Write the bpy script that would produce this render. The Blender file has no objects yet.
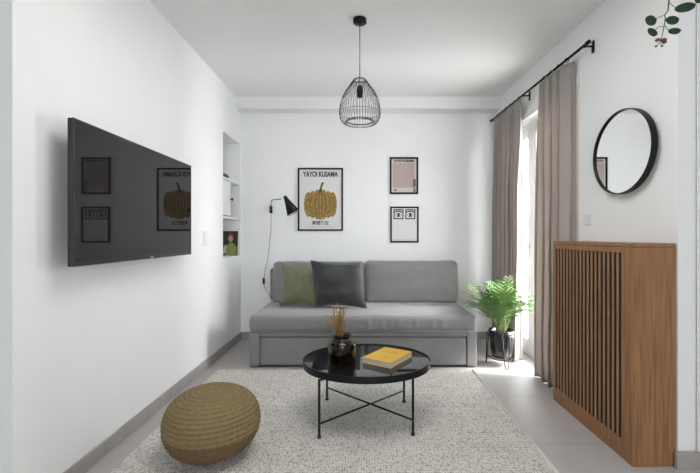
import bpy, bmesh, math, random
from mathutils import Vector, Matrix, noise
R = random.Random(7)
S = bpy.context.scene
C = S.collection
PI = math.pi
F = 400.0; EYE = 1.155; VX = 362.0; VY = 236.0

# ------------------------------------------------------------ camera
cam = bpy.data.cameras.new('camera'); cam.sensor_width = 36; cam.lens = 36*F/700
cam.shift_x = -12/700; cam.shift_y = -0.5/700; cam.clip_start = 0.05
co = bpy.data.objects.new('camera', cam); C.objects.link(co)
co.location = (0, 0, EYE); co.rotation_euler = (PI/2, 0, 0); S.camera = co
# ------------------------------------------------------------ world, lights, exposure
S.view_settings.view_transform = 'Standard'; S.view_settings.look = 'None'
S.view_settings.gamma = 1; S.view_settings.exposure = 0.9
try: S.view_settings.use_curve_mapping = False
except Exception: pass
W = bpy.data.worlds.new('sky'); S.world = W; W.use_nodes = True
W.node_tree.nodes['Background'].inputs[0].default_value = (0.93, 0.97, 1, 1)
W.node_tree.nodes['Background'].inputs[1].default_value = 9.0
def area(name, loc, rot, sx, sy, power, col=(1, 1, 1), spread=PI):
    l = bpy.data.lights.new(name, 'AREA'); l.shape = 'RECTANGLE'; l.size = sx; l.size_y = sy
    l.energy = power; l.color = col; l.spread = spread
    o = bpy.data.objects.new(name, l); C.objects.link(o); o.location = loc; o.rotation_euler = rot
    return o
def portal(name, loc, rot, sx, sy):
    o = area(name, loc, rot, sx, sy, 1); o.data.cycles.is_portal = True
portal('rear_fill_opening_portal', (0.5, -3.25, 1.55), (PI/2, 0, 0), 1.0, 1.7)  # opening added behind the camera to let in fill light
portal('balcony_door_portal', (1.80, 3.55, 1.12), (0, PI/2, 0), 2.24, 1.34)
area('daylight_beyond_balcony', (5.0, 3.38, 1.5), (0, PI/2, 0), 3.2, 0.75, 90, (1, 0.99, 0.97))
hi = area('high_daylight_over_balcony', (3.7, 2.62, 3.3), (0, 0, 0), 1.0, 0.8, 1050, (1, 0.985, 0.96))
area('ceiling_fill_light', (0.1, 1.75, 2.64), (0, 0, 0), 1.3, 0.9, 8.5, (1, 0.995, 0.98))  # unseen fill light added overhead to brighten walls and floor
hi.rotation_euler = (Vector((-0.2, 4.0, 0.45))-hi.location).to_track_quat('-Z', 'Y').to_euler()

# ------------------------------------------------------------ materials
MATS = {}
def mat(name, col, rough=0.6, metal=0.0, spec=0.5, var=0.0, vscale=20, bump=0.0, bscale=80, coat=0.0, sheen=0.0,
        trans=0.0, stretch=None, col2=None, detail=3.0):
    m = bpy.data.materials.new(name); m.use_nodes = True
    nt = m.node_tree; b = nt.nodes['Principled BSDF']
    b.inputs['Base Color'].default_value = (*col, 1); b.inputs['Roughness'].default_value = rough
    b.inputs['Metallic'].default_value = metal; b.inputs['Specular IOR Level'].default_value = spec
    b.inputs['Coat Weight'].default_value = coat; b.inputs['Sheen Weight'].default_value = sheen
    b.inputs['Transmission Weight'].default_value = trans
    tc = nt.nodes.new('ShaderNodeTexCoord'); mp = nt.nodes.new('ShaderNodeMapping')
    nt.links.new(tc.outputs['Object'], mp.inputs[0])
    if stretch: mp.inputs['Scale'].default_value = stretch
    n = nt.nodes.new('ShaderNodeTexNoise'); n.inputs['Scale'].default_value = vscale; n.inputs['Detail'].default_value = detail
    nt.links.new(mp.outputs[0], n.inputs[0])
    mx = nt.nodes.new('ShaderNodeMix'); mx.data_type = 'RGBA'
    c2 = col2 if col2 else tuple(c*(1-var) for c in col)
    mx.inputs[6].default_value = (*col, 1); mx.inputs[7].default_value = (*c2, 1)
    rp = nt.nodes.new('ShaderNodeMapRange'); rp.inputs[1].default_value = 0.35; rp.inputs[2].default_value = 0.65
    nt.links.new(n.outputs[0], rp.inputs[0]); nt.links.new(rp.outputs[0], mx.inputs[0])
    nt.links.new(mx.outputs[2], b.inputs['Base Color'])
    if bump:
        n2 = nt.nodes.new('ShaderNodeTexNoise'); n2.inputs['Scale'].default_value = bscale; n2.inputs['Detail'].default_value = 4
        nt.links.new(mp.outputs[0], n2.inputs[0])
        bp = nt.nodes.new('ShaderNodeBump'); bp.inputs['Strength'].default_value = bump; bp.inputs['Distance'].default_value = 0.01
        nt.links.new(n2.outputs[0], bp.inputs['Height']); nt.links.new(bp.outputs[0], b.inputs['Normal'])
    MATS[name] = m
    return m
WALL = mat('white_plaster', (0.87, 0.875, 0.87), 0.85, var=0.015, vscale=3, bump=0.03, bscale=60)
CEIL = mat('ceiling_plaster', (0.84, 0.84, 0.835), 0.9, var=0.01, vscale=3)
SKIRT = mat('skirting_tile', (0.38, 0.35, 0.335), 0.45, var=0.1, vscale=8)
BLACK = mat('black_metal', (0.008, 0.008, 0.009), 0.38, var=0.2, spec=0.25)
BLACKP = mat('black_plastic', (0.015, 0.015, 0.016), 0.3)
WHITEP = mat('white_plastic', (0.75, 0.76, 0.76), 0.35)
WHITEPAINT = mat('white_paint', (0.78, 0.78, 0.78), 0.4)
SOFA = mat('grey_sofa_fabric', (0.225, 0.22, 0.22), 0.85, var=0.2, vscale=160, bump=0.25, bscale=350, sheen=0.35)
GREEN = mat('olive_velvet', (0.165, 0.17, 0.10), 0.8, var=0.2, vscale=30, bump=0.1, bscale=200, sheen=0.3)
DARK = mat('charcoal_velvet', (0.032, 0.034, 0.038), 0.8, var=0.35, vscale=9, bump=0.1, bscale=200, sheen=0.25)
OAK = mat('oak_wood', (0.36, 0.18, 0.078), 0.5, col2=(0.22, 0.102, 0.040), vscale=5, stretch=(15, 15, 0.6), bump=0.06, bscale=14, detail=8)
OAKS = mat('oak_slat', (0.36, 0.20, 0.10), 0.5, col2=(0.24, 0.125, 0.055), vscale=5, stretch=(9, 9, 0.6), detail=6)
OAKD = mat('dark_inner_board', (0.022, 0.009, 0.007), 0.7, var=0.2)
SOIL = mat('potting_soil', (0.03, 0.02, 0.012), 0.95, var=0.4, bump=0.6, bscale=90)
POT = mat('black_glazed_pot', (0.012, 0.012, 0.013), 0.18, coat=0.4)
STEM = mat('palm_stem', (0.19, 0.27, 0.07), 0.6, var=0.3)
PALM = mat('palm_leaf', (0.17, 0.29, 0.075), 0.5, col2=(0.065, 0.15, 0.03), vscale=7)
EUC = mat('eucalyptus_leaf', (0.016, 0.043, 0.021), 0.75, spec=0.2, col2=(0.035, 0.07, 0.035), vscale=25)
EUCB = mat('eucalyptus_bud', (0.20, 0.10, 0.06), 0.6, var=0.3)
TWIG = mat('brown_twig', (0.12, 0.07, 0.045), 0.7, var=0.3)
PAPER = mat('white_paper', (0.70, 0.70, 0.69), 0.6)
PAPERP = mat('cream_paper', (0.56, 0.53, 0.50), 0.6)
PINK = mat('dusty_pink_print', (0.50, 0.38, 0.37), 0.6, var=0.25, vscale=90)
INK = mat('black_ink', (0.008, 0.008, 0.009), 0.6)
OCHRE = mat('ochre_print', (0.42, 0.27, 0.06), 0.6, col2=(0.22, 0.13, 0.03), vscale=60)
OCHRE2 = mat('brown_print', (0.09, 0.055, 0.015), 0.6)
YEL = mat('yellow_cover', (0.72, 0.46, 0.02), 0.45, col2=(0.66, 0.38, 0.03), vscale=12)
YEL2 = mat('orange_ink', (0.45, 0.22, 0.02), 0.5)
PAGES = mat('page_block', (0.60, 0.58, 0.52), 0.8, var=0.2, vscale=12, stretch=(1, 1, 60))
DRIED = mat('dried_straw', (0.34, 0.21, 0.055), 0.8, col2=(0.20, 0.11, 0.035), vscale=60)
DRIEDW = mat('dried_flower_heads', (0.46, 0.30, 0.14), 0.8, col2=(0.42, 0.22, 0.11), vscale=60)
SKIN = mat('printed_skin', (0.45, 0.27, 0.19), 0.5)
SHIRT = mat('printed_green_cloth', (0.30, 0.33, 0.10), 0.5, var=0.5, vscale=60)
COVERD = mat('dark_printed_cover', (0.03, 0.022, 0.02), 0.35, var=0.5, vscale=30)
SUCC = mat('grey_green_succulent', (0.16, 0.22, 0.17), 0.6, var=0.3)
SHADEIN = mat('white_enamel', (0.6, 0.6, 0.6), 0.4)
BALC = mat('balcony_tile', (0.5, 0.5, 0.48), 0.7, var=0.1)
MIR = mat('mirror_silver', (0.9, 0.91, 0.91), 0.01, metal=1.0)
SCREEN = mat('tv_screen_glass', (0.010, 0.010, 0.011), 0.025, spec=0.30)
BULB = mat('opal_bulb', (0.7, 0.7, 0.68), 0.2)
GREYM = mat('grey_metal', (0.35, 0.35, 0.35), 0.3, metal=1)
TABLEG = mat('smoked_glass_top', (0.008, 0.008, 0.009), 0.03, spec=0.6)

def nodes_of(name):
    m = bpy.data.materials.new(name); m.use_nodes = True; nt = m.node_tree
    return m, nt, nt.nodes['Principled BSDF']
def mk_glass():
    m, nt, b = nodes_of('window_glass'); nt.nodes.remove(b)
    t = nt.nodes.new('ShaderNodeBsdfTransparent'); g = nt.nodes.new('ShaderNodeBsdfGlossy'); g.inputs['Roughness'].default_value = 0.02
    lw = nt.nodes.new('ShaderNodeLayerWeight'); lw.inputs[0].default_value = 0.5
    pw = nt.nodes.new('ShaderNodeMath'); pw.operation = 'POWER'; pw.inputs[1].default_value = 5; nt.links.new(lw.outputs['Facing'], pw.inputs[0])
    fr = nt.nodes.new('ShaderNodeMath'); fr.operation = 'MULTIPLY_ADD'; fr.inputs[1].default_value = 0.8; fr.inputs[2].default_value = 0.04; nt.links.new(pw.outputs[0], fr.inputs[0])
    mx = nt.nodes.new('ShaderNodeMixShader'); nt.links.new(fr.outputs[0], mx.inputs[0])
    nt.links.new(t.outputs[0], mx.inputs[1]); nt.links.new(g.outputs[0], mx.inputs[2])
    nt.links.new(mx.outputs[0], nt.nodes['Material Output'].inputs[0]); return m
GLASS = mk_glass()
def mk_jar():
    m, nt, b = nodes_of('brown_bottle_glass')
    b.inputs['Base Color'].default_value = (0.20, 0.13, 0.05, 1); b.inputs['Roughness'].default_value = 0.02
    b.inputs['Transmission Weight'].default_value = 1.0; b.inputs['IOR'].default_value = 1.45
    return m
JAR = mk_jar()
def mk_curtain():
    m, nt, b = nodes_of('taupe_linen')
    tc = nt.nodes.new('ShaderNodeTexCoord'); mp = nt.nodes.new('ShaderNodeMapping'); mp.inputs['Scale'].default_value = (1, 1, 0.35)
    n = nt.nodes.new('ShaderNodeTexNoise'); n.inputs['Scale'].default_value = 260; n.inputs['Detail'].default_value = 3
    nt.links.new(tc.outputs['Object'], mp.inputs[0]); nt.links.new(mp.outputs[0], n.inputs[0])
    mx = nt.nodes.new('ShaderNodeMix'); mx.data_type = 'RGBA'; nt.links.new(n.outputs[0], mx.inputs[0])
    mx.inputs[6].default_value = (0.44, 0.41, 0.385, 1); mx.inputs[7].default_value = (0.31, 0.285, 0.268, 1)
    nt.links.new(mx.outputs[2], b.inputs['Base Color']); b.inputs['Roughness'].default_value = 0.9
    t = nt.nodes.new('ShaderNodeBsdfTranslucent'); t.inputs[0].default_value = (0.60, 0.50, 0.43, 1)
    ms = nt.nodes.new('ShaderNodeMixShader'); ms.inputs[0].default_value = 0.22
    nt.links.new(b.outputs[0], ms.inputs[1]); nt.links.new(t.outputs[0], ms.inputs[2])
    nt.links.new(ms.outputs[0], nt.nodes['Material Output'].inputs[0]); return m
CURT = mk_curtain()
def mk_floor():
    m, nt, b = nodes_of('floor_tiles')
    tc = nt.nodes.new('ShaderNodeTexCoord'); mp = nt.nodes.new('ShaderNodeMapping')
    mp.inputs['Location'].default_value = (0.30, 0.375, 0)
    nt.links.new(tc.outputs['Object'], mp.inputs[0])
    br = nt.nodes.new('ShaderNodeTexBrick'); br.offset = 0.5
    br.inputs['Color1'].default_value = (0.46, 0.435, 0.425, 1); br.inputs['Color2'].default_value = (0.44, 0.415, 0.405, 1)
    br.inputs['Mortar'].default_value = (0.25, 0.235, 0.23, 1); br.inputs['Scale'].default_value = 1
    br.inputs['Mortar Size'].default_value = 0.002; br.inputs['Brick Width'].default_value = 1.2; br.inputs['Row Height'].default_value = 0.65
    nt.links.new(mp.outputs[0], br.inputs[0])
    n = nt.nodes.new('ShaderNodeTexNoise'); n.inputs['Scale'].default_value = 4; n.inputs['Detail'].default_value = 8
    nt.links.new(tc.outputs['Object'], n.inputs[0])
    mx = nt.nodes.new('ShaderNodeMix'); mx.data_type = 'RGBA'; mx.blend_type = 'MULTIPLY'; mx.inputs[0].default_value = 1
    mr = nt.nodes.new('ShaderNodeMapRange'); mr.inputs[3].default_value = 0.86; mr.inputs[4].default_value = 1.08
    nt.links.new(n.outputs[0], mr.inputs[0]); nt.links.new(br.outputs[0], mx.inputs[6]); nt.links.new(mr.outputs[0], mx.inputs[7])
    nt.links.new(mx.outputs[2], b.inputs['Base Color']); b.inputs['Roughness'].default_value = 0.42
    return m
FLOOR = mk_floor()
def mk_rug():
    m, nt, b = nodes_of('woven_wool')
    tc = nt.nodes.new('ShaderNodeTexCoord'); mp = nt.nodes.new('ShaderNodeMapping')
    mp.inputs['Scale'].default_value = (74, 48, 1)
    nt.links.new(tc.outputs['Object'], mp.inputs[0])
    v = nt.nodes.new('ShaderNodeTexVoronoi'); v.feature = 'F1'; v.inputs['Scale'].default_value = 1; v.inputs['Randomness'].default_value = 0.45
    nt.links.new(mp.outputs[0], v.inputs[0])
    rp = nt.nodes.new('ShaderNodeValToRGB'); e = rp.color_ramp.elements
    e[0].position = 0.40; e[0].color = (0.78, 0.75, 0.70, 1); e[1].position = 0.78; e[1].color = (0.34, 0.32, 0.29, 1)
    nt.links.new(v.outputs['Distance'], rp.inputs[0])
    n = nt.nodes.new('ShaderNodeTexNoise'); n.inputs['Scale'].default_value = 9; nt.links.new(tc.outputs['Object'], n.inputs[0])
    mr = nt.nodes.new('ShaderNodeMapRange'); mr.inputs[3].default_value = 0.8; mr.inputs[4].default_value = 1.1
    nt.links.new(n.outputs[0], mr.inputs[0])
    mx = nt.nodes.new('ShaderNodeMix'); mx.data_type = 'RGBA'; mx.blend_type = 'MULTIPLY'; mx.inputs[0].default_value = 1
    nt.links.new(rp.outputs[0], mx.inputs[6]); nt.links.new(mr.outputs[0], mx.inputs[7]); nt.links.new(mx.outputs[2], b.inputs['Base Color'])
    bp = nt.nodes.new('ShaderNodeBump'); bp.invert = True; bp.inputs['Strength'].default_value = 0.9; bp.inputs['Distance'].default_value = 0.012
    nt.links.new(v.outputs['Distance'], bp.inputs['Height']); nt.links.new(bp.outputs[0], b.inputs['Normal'])
    b.inputs['Roughness'].default_value = 0.95; b.inputs['Specular IOR Level'].default_value = 0.1
    return m
RUG = mk_rug()
def mk_jute():
    m, nt, b = nodes_of('coiled_jute')
    tc = nt.nodes.new('ShaderNodeTexCoord')
    sep = nt.nodes.new('ShaderNodeSeparateXYZ'); nt.links.new(tc.outputs['Object'], sep.inputs[0])
    n = nt.nodes.new('ShaderNodeTexNoise'); n.inputs['Scale'].default_value = 70; n.inputs['Detail'].default_value = 5
    nt.links.new(tc.outputs['Object'], n.inputs[0])
    mx = nt.nodes.new('ShaderNodeMix'); mx.data_type = 'RGBA'; nt.links.new(n.outputs[0], mx.inputs[0])
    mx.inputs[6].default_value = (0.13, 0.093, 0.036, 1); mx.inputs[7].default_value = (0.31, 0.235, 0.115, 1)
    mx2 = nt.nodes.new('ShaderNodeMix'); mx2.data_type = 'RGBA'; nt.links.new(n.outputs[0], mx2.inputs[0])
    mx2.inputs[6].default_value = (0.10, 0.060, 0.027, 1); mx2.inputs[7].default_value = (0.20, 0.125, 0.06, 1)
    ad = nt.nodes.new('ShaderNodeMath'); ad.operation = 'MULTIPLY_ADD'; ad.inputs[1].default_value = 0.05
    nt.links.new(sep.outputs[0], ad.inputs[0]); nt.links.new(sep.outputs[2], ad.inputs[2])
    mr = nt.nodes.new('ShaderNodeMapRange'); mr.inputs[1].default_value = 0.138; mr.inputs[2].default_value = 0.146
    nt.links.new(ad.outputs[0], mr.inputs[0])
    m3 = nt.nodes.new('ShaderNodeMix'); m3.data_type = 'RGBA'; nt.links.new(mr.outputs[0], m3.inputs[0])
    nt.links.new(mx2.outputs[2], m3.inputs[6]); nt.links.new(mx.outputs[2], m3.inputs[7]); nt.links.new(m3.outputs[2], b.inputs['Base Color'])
    b.inputs['Roughness'].default_value = 0.9
    bp = nt.nodes.new('ShaderNodeBump'); bp.inputs['Strength'].default_value = 0.5; bp.inputs['Distance'].default_value = 0.006
    nt.links.new(n.outputs[0], bp.inputs['Height']); nt.links.new(bp.outputs[0], b.inputs['Normal'])
    return m
JUTE = mk_jute()

# ------------------------------------------------------------ mesh helpers
def P(px, py, s):   # a picture point at scale s (pixels per metre) as a place in the room
    return Vector(((px-VX)/s, F/s, EYE+(VY-py)/s))
def obj(name, bm, m, parent=None, smooth=False, loc=None):
    me = bpy.data.meshes.new(name); bmesh.ops.recalc_face_normals(bm, faces=bm.faces) if len(bm.faces) else None
    if smooth:
        for f in bm.faces: f.smooth = True
    bm.to_mesh(me); bm.free(); me.materials.append(m)
    o = bpy.data.objects.new(name, me); C.objects.link(o)
    if loc is not None: o.location = loc
    if parent: o.parent = parent
    return o
def thing(name, label, cat, loc=(0, 0, 0), rotz=0, group=None):
    o = bpy.data.objects.new(name, None); C.objects.link(o); o.empty_display_size = 0.1
    o.location = loc; o.rotation_euler = (0, 0, rotz); o['label'] = label; o['category'] = cat
    if group: o['group'] = group
    return o
def tag(o, label, cat, group=None):
    o['label'] = label; o['category'] = cat
    if group: o['group'] = group
    return o
def struct(name, bm, m, **k):
    o = obj(name, bm, m, **k); o['kind'] = 'structure'; return o
def B(): return bmesh.new()
def box(bm, x0, x1, y0, y1, z0, z1, bev=0, seg=2):
    r = bmesh.ops.create_cube(bm, size=1)
    vs = r['verts']
    for v in vs:
        v.co = Vector(((x0+x1)/2+v.co.x*(x1-x0), (y0+y1)/2+v.co.y*(y1-y0), (z0+z1)/2+v.co.z*(z1-z0)))
    if bev:
        es = list({e for v in vs for e in v.link_edges})
        bmesh.ops.bevel(bm, geom=es, offset=bev, segments=seg, affect='EDGES', profile=0.5)
    return bm
def bx(*a, **k): return box(B(), *a, **k)
def tube(bm, pts, r, n=10, closed=False, caps=True):
    pts = [Vector(p) for p in pts]; N = len(pts); rings = []
    rr = r if isinstance(r, (list, tuple)) else [r]*N
    up = None
    for i, p in enumerate(pts):
        if closed: t = pts[(i+1) % N]-pts[i-1]
        else: t = pts[min(i+1, N-1)]-pts[max(i-1, 0)]
        t.normalize()
        if up is None:
            up = t.orthogonal().normalized()
        else:
            up = (up - t*up.dot(t)); up = up.normalized() if up.length > 1e-6 else t.orthogonal().normalized()
        w = t.cross(up)
        rings.append([bm.verts.new(p+rr[i]*(math.cos(a)*up+math.sin(a)*w)) for a in [2*PI*k/n for k in range(n)]])
    M = N if closed else N-1
    for i in range(M):
        a, b = rings[i], rings[(i+1) % N]
        for k in range(n): bm.faces.new((a[k], a[(k+1) % n], b[(k+1) % n], b[k]))
    if caps and not closed:
        bm.faces.new(rings[0]); bm.faces.new(rings[-1][::-1])
    return bm
def lathe(bm, prof, n=48, c=(0, 0, 0), sx=1, sy=1, closed=False):
    rings = []; c = Vector(c)
    for (r, z) in prof:
        if r < 1e-6: rings.append([bm.verts.new(c+Vector((0, 0, z)))])
        else: rings.append([bm.verts.new(c+Vector((r*sx*math.cos(2*PI*k/n), r*sy*math.sin(2*PI*k/n), z))) for k in range(n)])
    L = len(rings)
    for i in range(L if closed else L-1):
        a, b = rings[i], rings[(i+1) % L]
        for k in range(n):
            k2 = (k+1) % n
            if len(a) == 1 and len(b) == 1: continue
            if len(a) == 1: bm.faces.new((a[0], b[k2], b[k]))
            elif len(b) == 1: bm.faces.new((a[k], a[k2], b[0]))
            else: bm.faces.new((a[k], a[k2], b[k2], b[k]))
    return bm
def softbox(w, d, h, r, bulge=(0, 0, 0), n=(24, 12, 10), fn=None):
    """rounded soft block centred at the origin, z from 0 to h"""
    bm = B(); hx, hy, hz = w/2, d/2, h/2; cache = {}
    def sp(t, hh):      # finer steps near the edges
        x = -math.cos(PI*t); return x*hh
    def V(i, j, k):
        key = (i, j, k)
        if key in cache: return cache[key]
        p = Vector((sp(i/n[0], hx), sp(j/n[1], hy), sp(k/n[2], hz)))
        q = Vector((max(-hx+r, min(hx-r, p.x)), max(-hy+r, min(hy-r, p.y)), max(-hz+r, min(hz-r, p.z))))
        dd = p-q; o = q+dd.normalized()*r if dd.length > 1e-9 else p
        u, v, s = p.x/hx, p.y/hy, p.z/hz
        o.x += bulge[0]*(1-v*v)*(1-s*s)*u; o.y += bulge[1]*(1-u**4)*(1-s*s)*v; o.z += bulge[2]*(1-u**4)*(1-v*v)*s
        o.z += hz
        if fn: o = fn(o, u, v, s)
        cache[key] = bm.verts.new(o); return cache[key]
    nx, ny, nz = n
    for (a, b, f) in ((nx, ny, lambda i, j, e: V(i, j, e*nz)), (nx, nz, lambda i, j, e: V(i, e*ny, j)), (ny, nz, lambda i, j, e: V(e*nx, i, j))):
        for e in (0, 1):
            for i in range(a):
                for j in range(b): bm.faces.new((f(i, j, e), f(i+1, j, e), f(i+1, j+1, e), f(i, j+1, e)))
    return bm
def pillow(w, h, t, pinch=0.085, n=30, seed=0, wr=0.004):
    """square scatter cushion standing in the xz plane, centred at origin"""
    bm = B(); front = {}; back = {}
    for i in range(n+1):
        for j in range(n+1):
            u = -1+2*i/n; v = -1+2*j/n
            x = u*w/2*(1-pinch*(1-v*v))*1.02; z = v*h/2*(1-pinch*(1-u*u))
            th = t/2*((1-u**2)**0.6)*((1-v**2)**0.6) if abs(u) < 1 and abs(v) < 1 else 0
            nz = noise.noise(Vector((x*7+seed, z*9, seed*3.1)))*wr*(1 if th > 0 else 0)*2
            edge = (abs(u) == 1 or abs(v) == 1)
            front[i, j] = bm.verts.new((x, -th-nz, z))
            back[i, j] = front[i, j] if edge else bm.verts.new((x, th+nz, z))
    for i in range(n):
        for j in range(n):
            bm.faces.new((front[i, j], front[i+1, j], front[i+1, j+1], front[i, j+1]))
            bm.faces.new((back[i, j], back[i, j+1], back[i+1, j+1], back[i+1, j]))
    return bm
def poly(bm, pts, y):   # flat shape in a plane y = const
    vs = [bm.verts.new((p[0], y, p[1])) for p in pts]; bm.faces.new(vs); return bm
def ell(cx, cz, rx, rz, n=28, a0=0, a1=2*PI):
    return [(cx+rx*math.cos(a0+(a1-a0)*k/n), cz+rz*math.sin(a0+(a1-a0)*k/n)) for k in range(n)]
def text(s, size, loc, m, parent, align='CENTER', name='lettering', rot=(PI/2, 0, 0), sx=1.0, extr=0.0003, bold=0.0):
    cu = bpy.data.curves.new('t', 'FONT'); cu.body = s; cu.size = size; cu.align_x = align; cu.extrude = extr; cu.offset = bold
    o = bpy.data.objects.new('t', cu); C.objects.link(o); bpy.context.view_layer.update()
    dg = bpy.context.evaluated_depsgraph_get(); me = bpy.data.meshes.new_from_object(o.evaluated_get(dg)); C.objects.unlink(o); bpy.data.objects.remove(o)
    me.name = name; me.materials.clear(); me.materials.append(m)
    q = bpy.data.objects.new(name, me); C.objects.link(q); q.location = loc; q.rotation_euler = rot; q.scale = (sx, 1, 1); q.parent = parent
    return q

# ------------------------------------------------------------ room
XL, XR, YB, H = -1.36, 1.49, 4.494, 2.661
TH = math.atan(0.034)          # the right wall stands two degrees out of square, turned about its far corner
def turn(*obs):
    for o in obs:
        o.location = Matrix.Rotation(TH, 3, 'Z') @ (o.location-Vector((XR, YB, 0)))+Vector((XR, YB, 0)); o.rotation_euler.z += TH
YL, YR = 1.556, 1.992          # near ends of the two side walls
NY0, NY1, NZ0, NZ1 = 3.914, 4.452, 0.94, 2.18   # shelf recess
DY0, DY1, DZ = 2.88, 4.22, 2.24                 # balcony door opening
struct('floor', bx(-3.3, 3.3, -3.2, YB+0.2, -0.1, 0), FLOOR)
struct('ceiling', bx(-3.3, 3.3, -3.2, YB+0.2, H, H+0.1), CEIL)
fx = obj('fill_panel_frame', bx(-0.6, 0.8, 1.25, 2.25, H-0.012, H, bev=0.003), WHITEPAINT, S.objects['ceiling'])   # added out-of-view panel that goes with the ceiling fill light
lm = bpy.data.materials.new('fill_panel_glow'); lm.use_nodes = True; lm.node_tree.nodes['Principled BSDF'].inputs['Emission Color'].default_value = (1, 0.995, 0.98, 1)
lm.node_tree.nodes['Principled BSDF'].inputs['Emission Strength'].default_value = 1.0
obj('fill_panel_face', bx(-0.54, 0.74, 1.31, 2.19, H-0.016, H-0.0125), lm, fx)  # glowing face of the added fill panel
struct('wall_back', bx(XL-0.5, XR+0.3, YB, YB+0.2, 0, H), WALL)
b = B(); T = 0.30
box(b, XL-T, XL, YL, NY0, 0, H); box(b, XL-T, XL, NY0, NY1, 0, NZ0); box(b, XL-T, XL, NY0, NY1, NZ1, H)
box(b, XL-T, XL, NY1, YB, 0, H); box(b, XL-T, XL-0.24, NY0, NY1, NZ0, NZ1)
struct('wall_left', b, WALL)
b = B()
box(b, XR, XR+0.25, YR, DY0, 0, H); box(b, XR, XR+0.25, DY0, DY1, DZ, H); box(b, XR, XR+0.25, DY1, YB+0.01, 0, H)
turn(struct('wall_right', b, WALL))
struct('wall_left_return', bx(-3.3, XL-T, YL, YL+0.15, 0, H), WALL)
struct('wall_right_return', bx(XR+0.31, 3.3, YR, YR+0.15, 0, H), WALL)
struct('wall_far_left', bx(-3.4, -3.3, -3.2, YL+0.15, 0, H), WALL)
struct('wall_far_right', bx(3.3, 3.4, -3.2, YR+0.15, 0, H), WALL)
b = B()
box(b, -3.3, 0.0, -3.3, -3.2, 0, H); box(b, 1.0, 3.3, -3.3, -3.2, 0, H); box(b, 0.0, 1.0, -3.3, -3.2, 0, 0.7); box(b, 0.0, 1.0, -3.3, -3.2, 2.4, H)  # gap in this unseen wall is added for fill light
struct('wall_rear', b, WALL)
struct('trim_1', bx(XL, XR+0.02, 4.32, YB, 2.532, H), CEIL)       # dropped beam over the sofa
b = B(); box(b, XL, XL+0.012, YL, YB, 0, 0.08, 0.002)
struct('baseboard_left', b, SKIRT)
struct('baseboard_back', bx(XL+0.012, XR, YB-0.012, YB, 0, 0.08, bev=0.002), SKIRT)
turn(struct('baseboard_right', bx(XR-0.012, XR, YR+0.0, DY0, 0, 0.08, bev=0.002), SKIRT))
XC = 1.574
b = B(); box(b, XC-0.02, XC+0.10, YR-0.022, YR-0.001, 0, 0.085, 0.002)
struct('baseboard_right_return', b, SKIRT)
b = B(); box(b, XC+0.112, XC+0.20, YR-0.025, YR-0.002, 0, H, 0.004); box(b, XC+0.09, XC+0.104, YR-0.010, YR-0.002, 0.09, H, 0.002)
struct('trim_2', b, WHITEPAINT)
struct('balcony_floor', bx(XR+0.33, 3.2, 1.5, 6.5, -0.12, -0.02), BALC)

# balcony door: frame, two leaves with panes and a handle, roller box above
def door():
    d = B(); x0, x1 = XR+0.10, XR+0.17
    box(d, x0, x1, DY0, DY0+0.05, 0, DZ, 0.004); box(d, x0, x1, DY1-0.05, DY1, 0, DZ, 0.004); box(d, x0, x1, DY0+0.05, DY1-0.05, DZ-0.05, DZ, 0.004)
    box(d, x0, x1, DY0+0.05, DY1-0.05, 0, 0.025)
    o = struct('door_1', d, WHITEPAINT); turn(o)
    mid = 3.775
    for (a, c) in ((DY0+0.052, mid), (mid+0.003, DY1-0.052)):
        l = B(); w = 0.085
        box(l, x0-0.01, x1-0.02, a, a+w, 0.03, DZ-0.055, 0.005); box(l, x0-0.01, x1-0.02, c-w, c, 0.03, DZ-0.055, 0.005)
        box(l, x0-0.01, x1-0.02, a+w, c-w, 0.03, 0.16, 0.005); box(l, x0-0.01, x1-0.02, a+w, c-w, DZ-0.055-w, DZ-0.055, 0.005)
        lo = obj('door_leaf', l, WHITEPAINT, o)
        obj('pane', bx(x0+0.012, x0+0.02, a+w, c-w, 0.16, DZ-0.055-w), GLASS, lo)
    h = B(); hy = mid+0.045; box(h, x0-0.018, x0-0.01, hy-0.015, hy+0.015, 0.95, 1.09, 0.003)
    tube(h, [(x0-0.012, hy, 1.05), (x0-0.055, hy, 1.05), (x0-0.058, hy, 1.04), (x0-0.058, hy, 0.93)], 0.009, 8)
    obj('door_handle', h, WHITEP, o, True)
door()
turn(struct('trim_3', bx(XR-0.012, XR, DY0-0.07, DY1+0.03, DZ, DZ+0.075, bev=0.003), WHITEPAINT))
turn(struct('trim_4', bx(XR-0.012, XR, DY0-0.035, DY0+0.0, 0.0, DZ, bev=0.003), mat('cream_trim', (0.62, 0.56, 0.48), 0.5)))

# ------------------------------------------------------------ rug, sofa
def rug():
    b = B(); y0, y1, x0, x1 = 0.7, 3.415, -1.215, 0.94; n = 60
    vs = {}
    for i in range(n+1):
        for j in range(n+1):
            u, v = i/n, j/n
            x = x0+(x1-x0)*u; y = y0+(y1-y0)*v
            vs[i, j] = b.verts.new((x-0.045*(v-0.5)*(1-u), y+0.006*noise.noise(Vector((x*6, y*6, 0))), 0.012+0.0012*noise.noise(Vector((x*3, y*3, 1)))))
    for i in range(n):
        for j in range(n): b.faces.new((vs[i, j], vs[i+1, j], vs[i+1, j+1], vs[i, j+1]))
    r = bmesh.ops.extrude_face_region(b, geom=b.faces[:])
    for v in r['geom']:
        if isinstance(v, bmesh.types.BMVert): v.co.z = 0.001
    o = obj('area_rug', b, RUG)
    tag(o, 'large off-white woven rug with grey flecks lying on the tiled floor', 'rug')
    e = B(); tube(e, [(x1+0.004, y0, 0.011), (x1+0.004, (y0+y1)/2, 0.011), (x1+0.004, y1, 0.011)], 0.009, 8)
    obj('bound_edge', e, mat('rug_binding', (0.66, 0.63, 0.58), 0.95, bump=0.4, bscale=150), o, True)
rug()
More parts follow.
